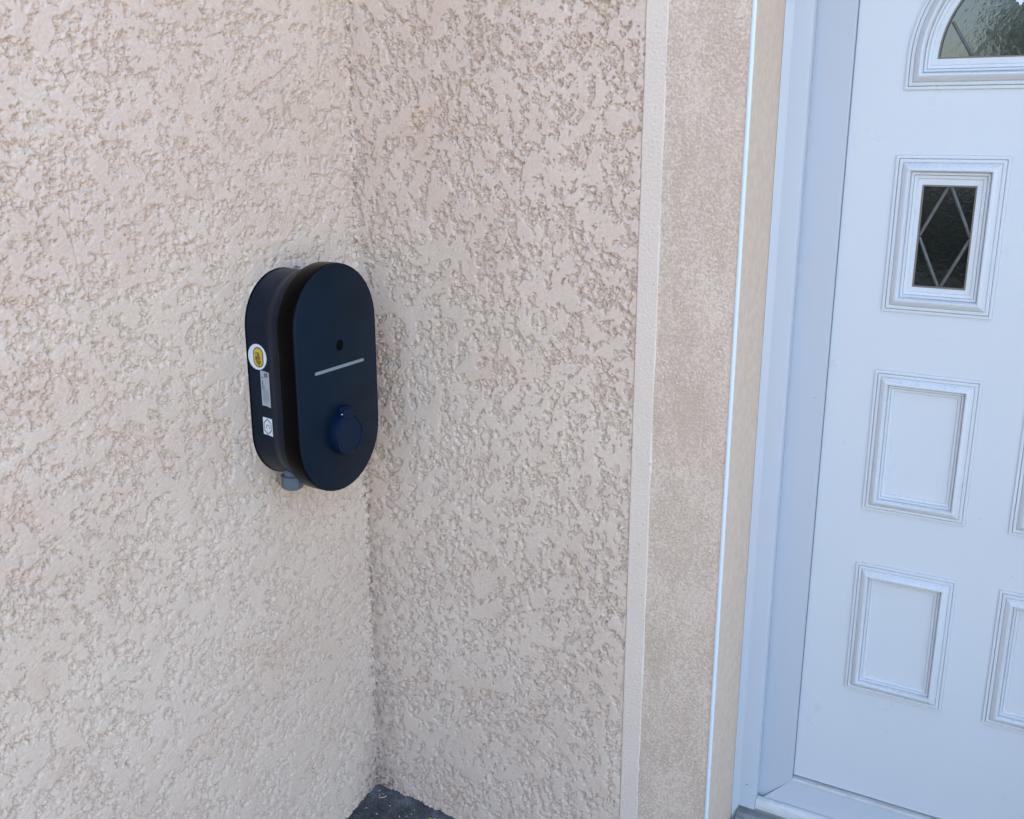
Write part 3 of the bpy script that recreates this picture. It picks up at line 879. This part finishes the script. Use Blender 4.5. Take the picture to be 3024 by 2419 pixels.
# ------------------------------------------------------------------ ground
def ground_h(x, y):
    d1, d2 = max(0, x), max(0, -y)
    s = 0.07 * min(d1, 0.5) + 0.19 * min(d2, 0.35)
    n = 0.004 * mnoise.noise(Vector((x * 14, y * 14, 1))) + 0.0025 * mnoise.noise(Vector((x * 45, y * 45, 5)))
    n *= 1 if (d1 < 1.5 and d2 < 1.5) else 0
    # crumbs banked up against the wall foot
    e = 0.006 * math.exp(-min(abs(x), abs(y)) / 0.012)
    return -s + n + e
verts, faces = [], []
def axis(lo, hi):
    a = []
    v_ = 0.0
    return a
xs = sorted(set([-1500, -200, -30, -5, -1, -0.3, -0.1] + [round(-0.03 + i * 0.012, 4) for i in range(100)] + [1.4, 2, 4, 8, 20, 60, 200, 1500]))
ys = sorted(set([1500, 200, 30, 5, 1, 0.3, 0.1] + [round(0.03 - i * 0.012, 4) for i in range(80)] + [-1.3, -2, -4, -8, -20, -60, -200, -1500]))
for y in ys:
    for x in xs: verts.append((x, y, ground_h(x, y)))
nx = len(xs)
for j in range(len(ys) - 1):
    for i in range(nx - 1):
        a = j * nx + i
        faces.append((a, a + 1, a + nx + 1, a + nx))
gr = link('ground', mesh_from('ground', verts, faces), M['ground'], None, 60)
tag(gr, 'dark grey tarmac at the foot of the walls', 'ground', kind='structure')
# pale gravel added out of view as a warm bounce surface for walls and door
dv = extrude_poly('bounce_gravel', [(-6.0, -8.1), (14.0, -8.1), (14.0, -0.36), (0.36, -0.36), (0.36, -5.2), (-6.0, -5.4)], 'z', -0.2, -0.055, M['gravel'])
tag(dv, 'pale gravel added outside the picture to bounce warm light onto the house', 'drive', kind='structure')

# bits of litter in the corner
rng = random.Random(5)
verts, faces = [], []
def bit(x, y, L, w, ang, z):
    c, s = math.cos(ang), math.sin(ang)
    b0 = len(verts)
    for (a, b, h) in ((-L, -w, 0), (L, -w, 0), (L, w, 0), (-L, w, 0), (-L * .8, 0, w * 1.4), (L * .8, 0, w * 1.4)):
        verts.append((x + a * c - b * s, y + a * s + b * c, z + h))
    faces.extend([tuple(b0 + i for i in f) for f in ((0, 1, 5, 4), (1, 2, 5), (2, 3, 4, 5), (3, 0, 4), (3, 2, 1, 0))])
for k in range(38):
    x = 0.012 + abs(rng.gauss(0, 0.16)); y = -0.012 - abs(rng.gauss(0, 0.12))
    L = rng.uniform(0.0012, 0.004)
    bit(x, y, L, rng.uniform(0.0007, 0.0015), rng.uniform(0, 6.3), ground_h(x, y) + 0.001)
lt = link('litter', mesh_from('litter', verts, faces), M['chip'])
tag(lt, 'pale chips and dry bits scattered on the tarmac in the corner', 'litter', kind='stuff')
verts, faces = [], []
for (x, y, L, a) in ((0.028, -0.030, 0.006, 1.9), (0.040, -0.034, 0.008, 0.7), (0.2, -0.03, 0.005, 0.2)):
    bit(x, y, L, 0.0016, a, ground_h(x, y) + 0.002)
ls = link('dry_straw', mesh_from('dry_straw', verts, faces), M['straw'])
tag(ls, 'dry yellow straw bits lying in the ground corner', 'litter', kind='stuff')

# ------------------------------------------------------------------ garden opposite: what the door panes mirror
def leaf_cloud(name, centres, n, size, mat, parent, seed):
    rg = random.Random(seed)
    verts, faces = [], []
    for _ in range(n):
        cx, cy, cz, rx, ry, rz = rg.choice(centres)
        while True:
            p = Vector((rg.uniform(-1, 1), rg.uniform(-1, 1), rg.uniform(-1, 1)))
            if p.length <= 1: break
        p = p * (0.55 + 0.45 * rg.random())
        P = Vector((cx + p.x * rx, cy + p.y * ry, cz + p.z * rz))
        d = Vector((rg.gauss(0, 1), rg.gauss(0, 1), rg.gauss(0, 1))).normalized()
        e = d.cross(Vector((rg.gauss(0, 1), rg.gauss(0, 1), rg.gauss(0, 1)))).normalized()
        L = size * rg.uniform(0.7, 1.3); w = L * 0.34
        b0 = len(verts)
        verts.extend([tuple(P - d * L), tuple(P + e * w), tuple(P + d * L), tuple(P - e * w)])
        faces.append((b0, b0 + 1, b0 + 2, b0 + 3))
    return link(name, mesh_from(name, verts, faces), mat, parent)
def limb(bm, p, q, r0, r1, n=8):
    p, q = Vector(p), Vector(q); d = (q - p).normalized()
    a = d.orthogonal().normalized(); b = d.cross(a)
    A = [bm.verts.new(p + (a * math.cos(2 * math.pi * k / n) + b * math.sin(2 * math.pi * k / n)) * r0) for k in range(n)]
    B = [bm.verts.new(q + (a * math.cos(2 * math.pi * k / n) + b * math.sin(2 * math.pi * k / n)) * r1) for k in range(n)]
    for k in range(n):
        j = (k + 1) % n
        bm.faces.new((A[k], A[j], B[j], B[k]))
TX, TY = 1.75, -11.0
tree = empty('garden_tree', (TX, TY, -0.06), 'leafy silver-green tree mirrored in the arched pane of the door', 'tree')
bm = bmesh.new()
limb(bm, (TX, TY, -0.1), (TX + 0.05, TY, 1.7), 0.16, 0.12)
rg = random.Random(11)
cents = []
for k in range(9):
    a = 2 * math.pi * k / 9
    tip = (TX + 1.15 * math.cos(a), TY + 1.0 * math.sin(a), 2.7 + 0.9 * rg.random())
    limb(bm, (TX + 0.05, TY, 1.55 + 0.1 * rg.random()), tip, 0.07, 0.02)
    cents.append((tip[0], tip[1], tip[2], 0.75, 0.75, 0.65))
    cents.append((TX + 0.6 * math.cos(a), TY + 0.6 * math.sin(a), 3.6 + 0.5 * rg.random(), 0.7, 0.7, 0.6))
limb(bm, (TX + 0.05, TY, 1.7), (TX, TY, 4.2), 0.10, 0.02)
bm_obj('trunk', bm, M['bark'], tree, smooth=180)
leaf_cloud('crown', cents, 24000, 0.05, M['leaf'], tree, 3)
added_hedge = empty('added_hedge', (1.0, -8.7, -0.06), 'low dark evergreen row added to darken the mirror image in the diamond pane', 'added_hedge')  # unseen row added to give the diamond pane a dark reflection
for k in range(14):
    bm = bmesh.new(); limb(bm, (-6 + k * 1.1, -8.7, -0.1), (-6 + k * 1.1, -8.7, 1.0), 0.04, 0.02)
    bm_obj('stem', bm, M['bark'], added_hedge)
leaf_cloud('foliage', [(-6 + k * 0.5, -8.7, 0.75, 0.6, 0.5, 0.85) for k in range(31)], 30000, 0.06, M['added_hedge'], added_hedge, 8)
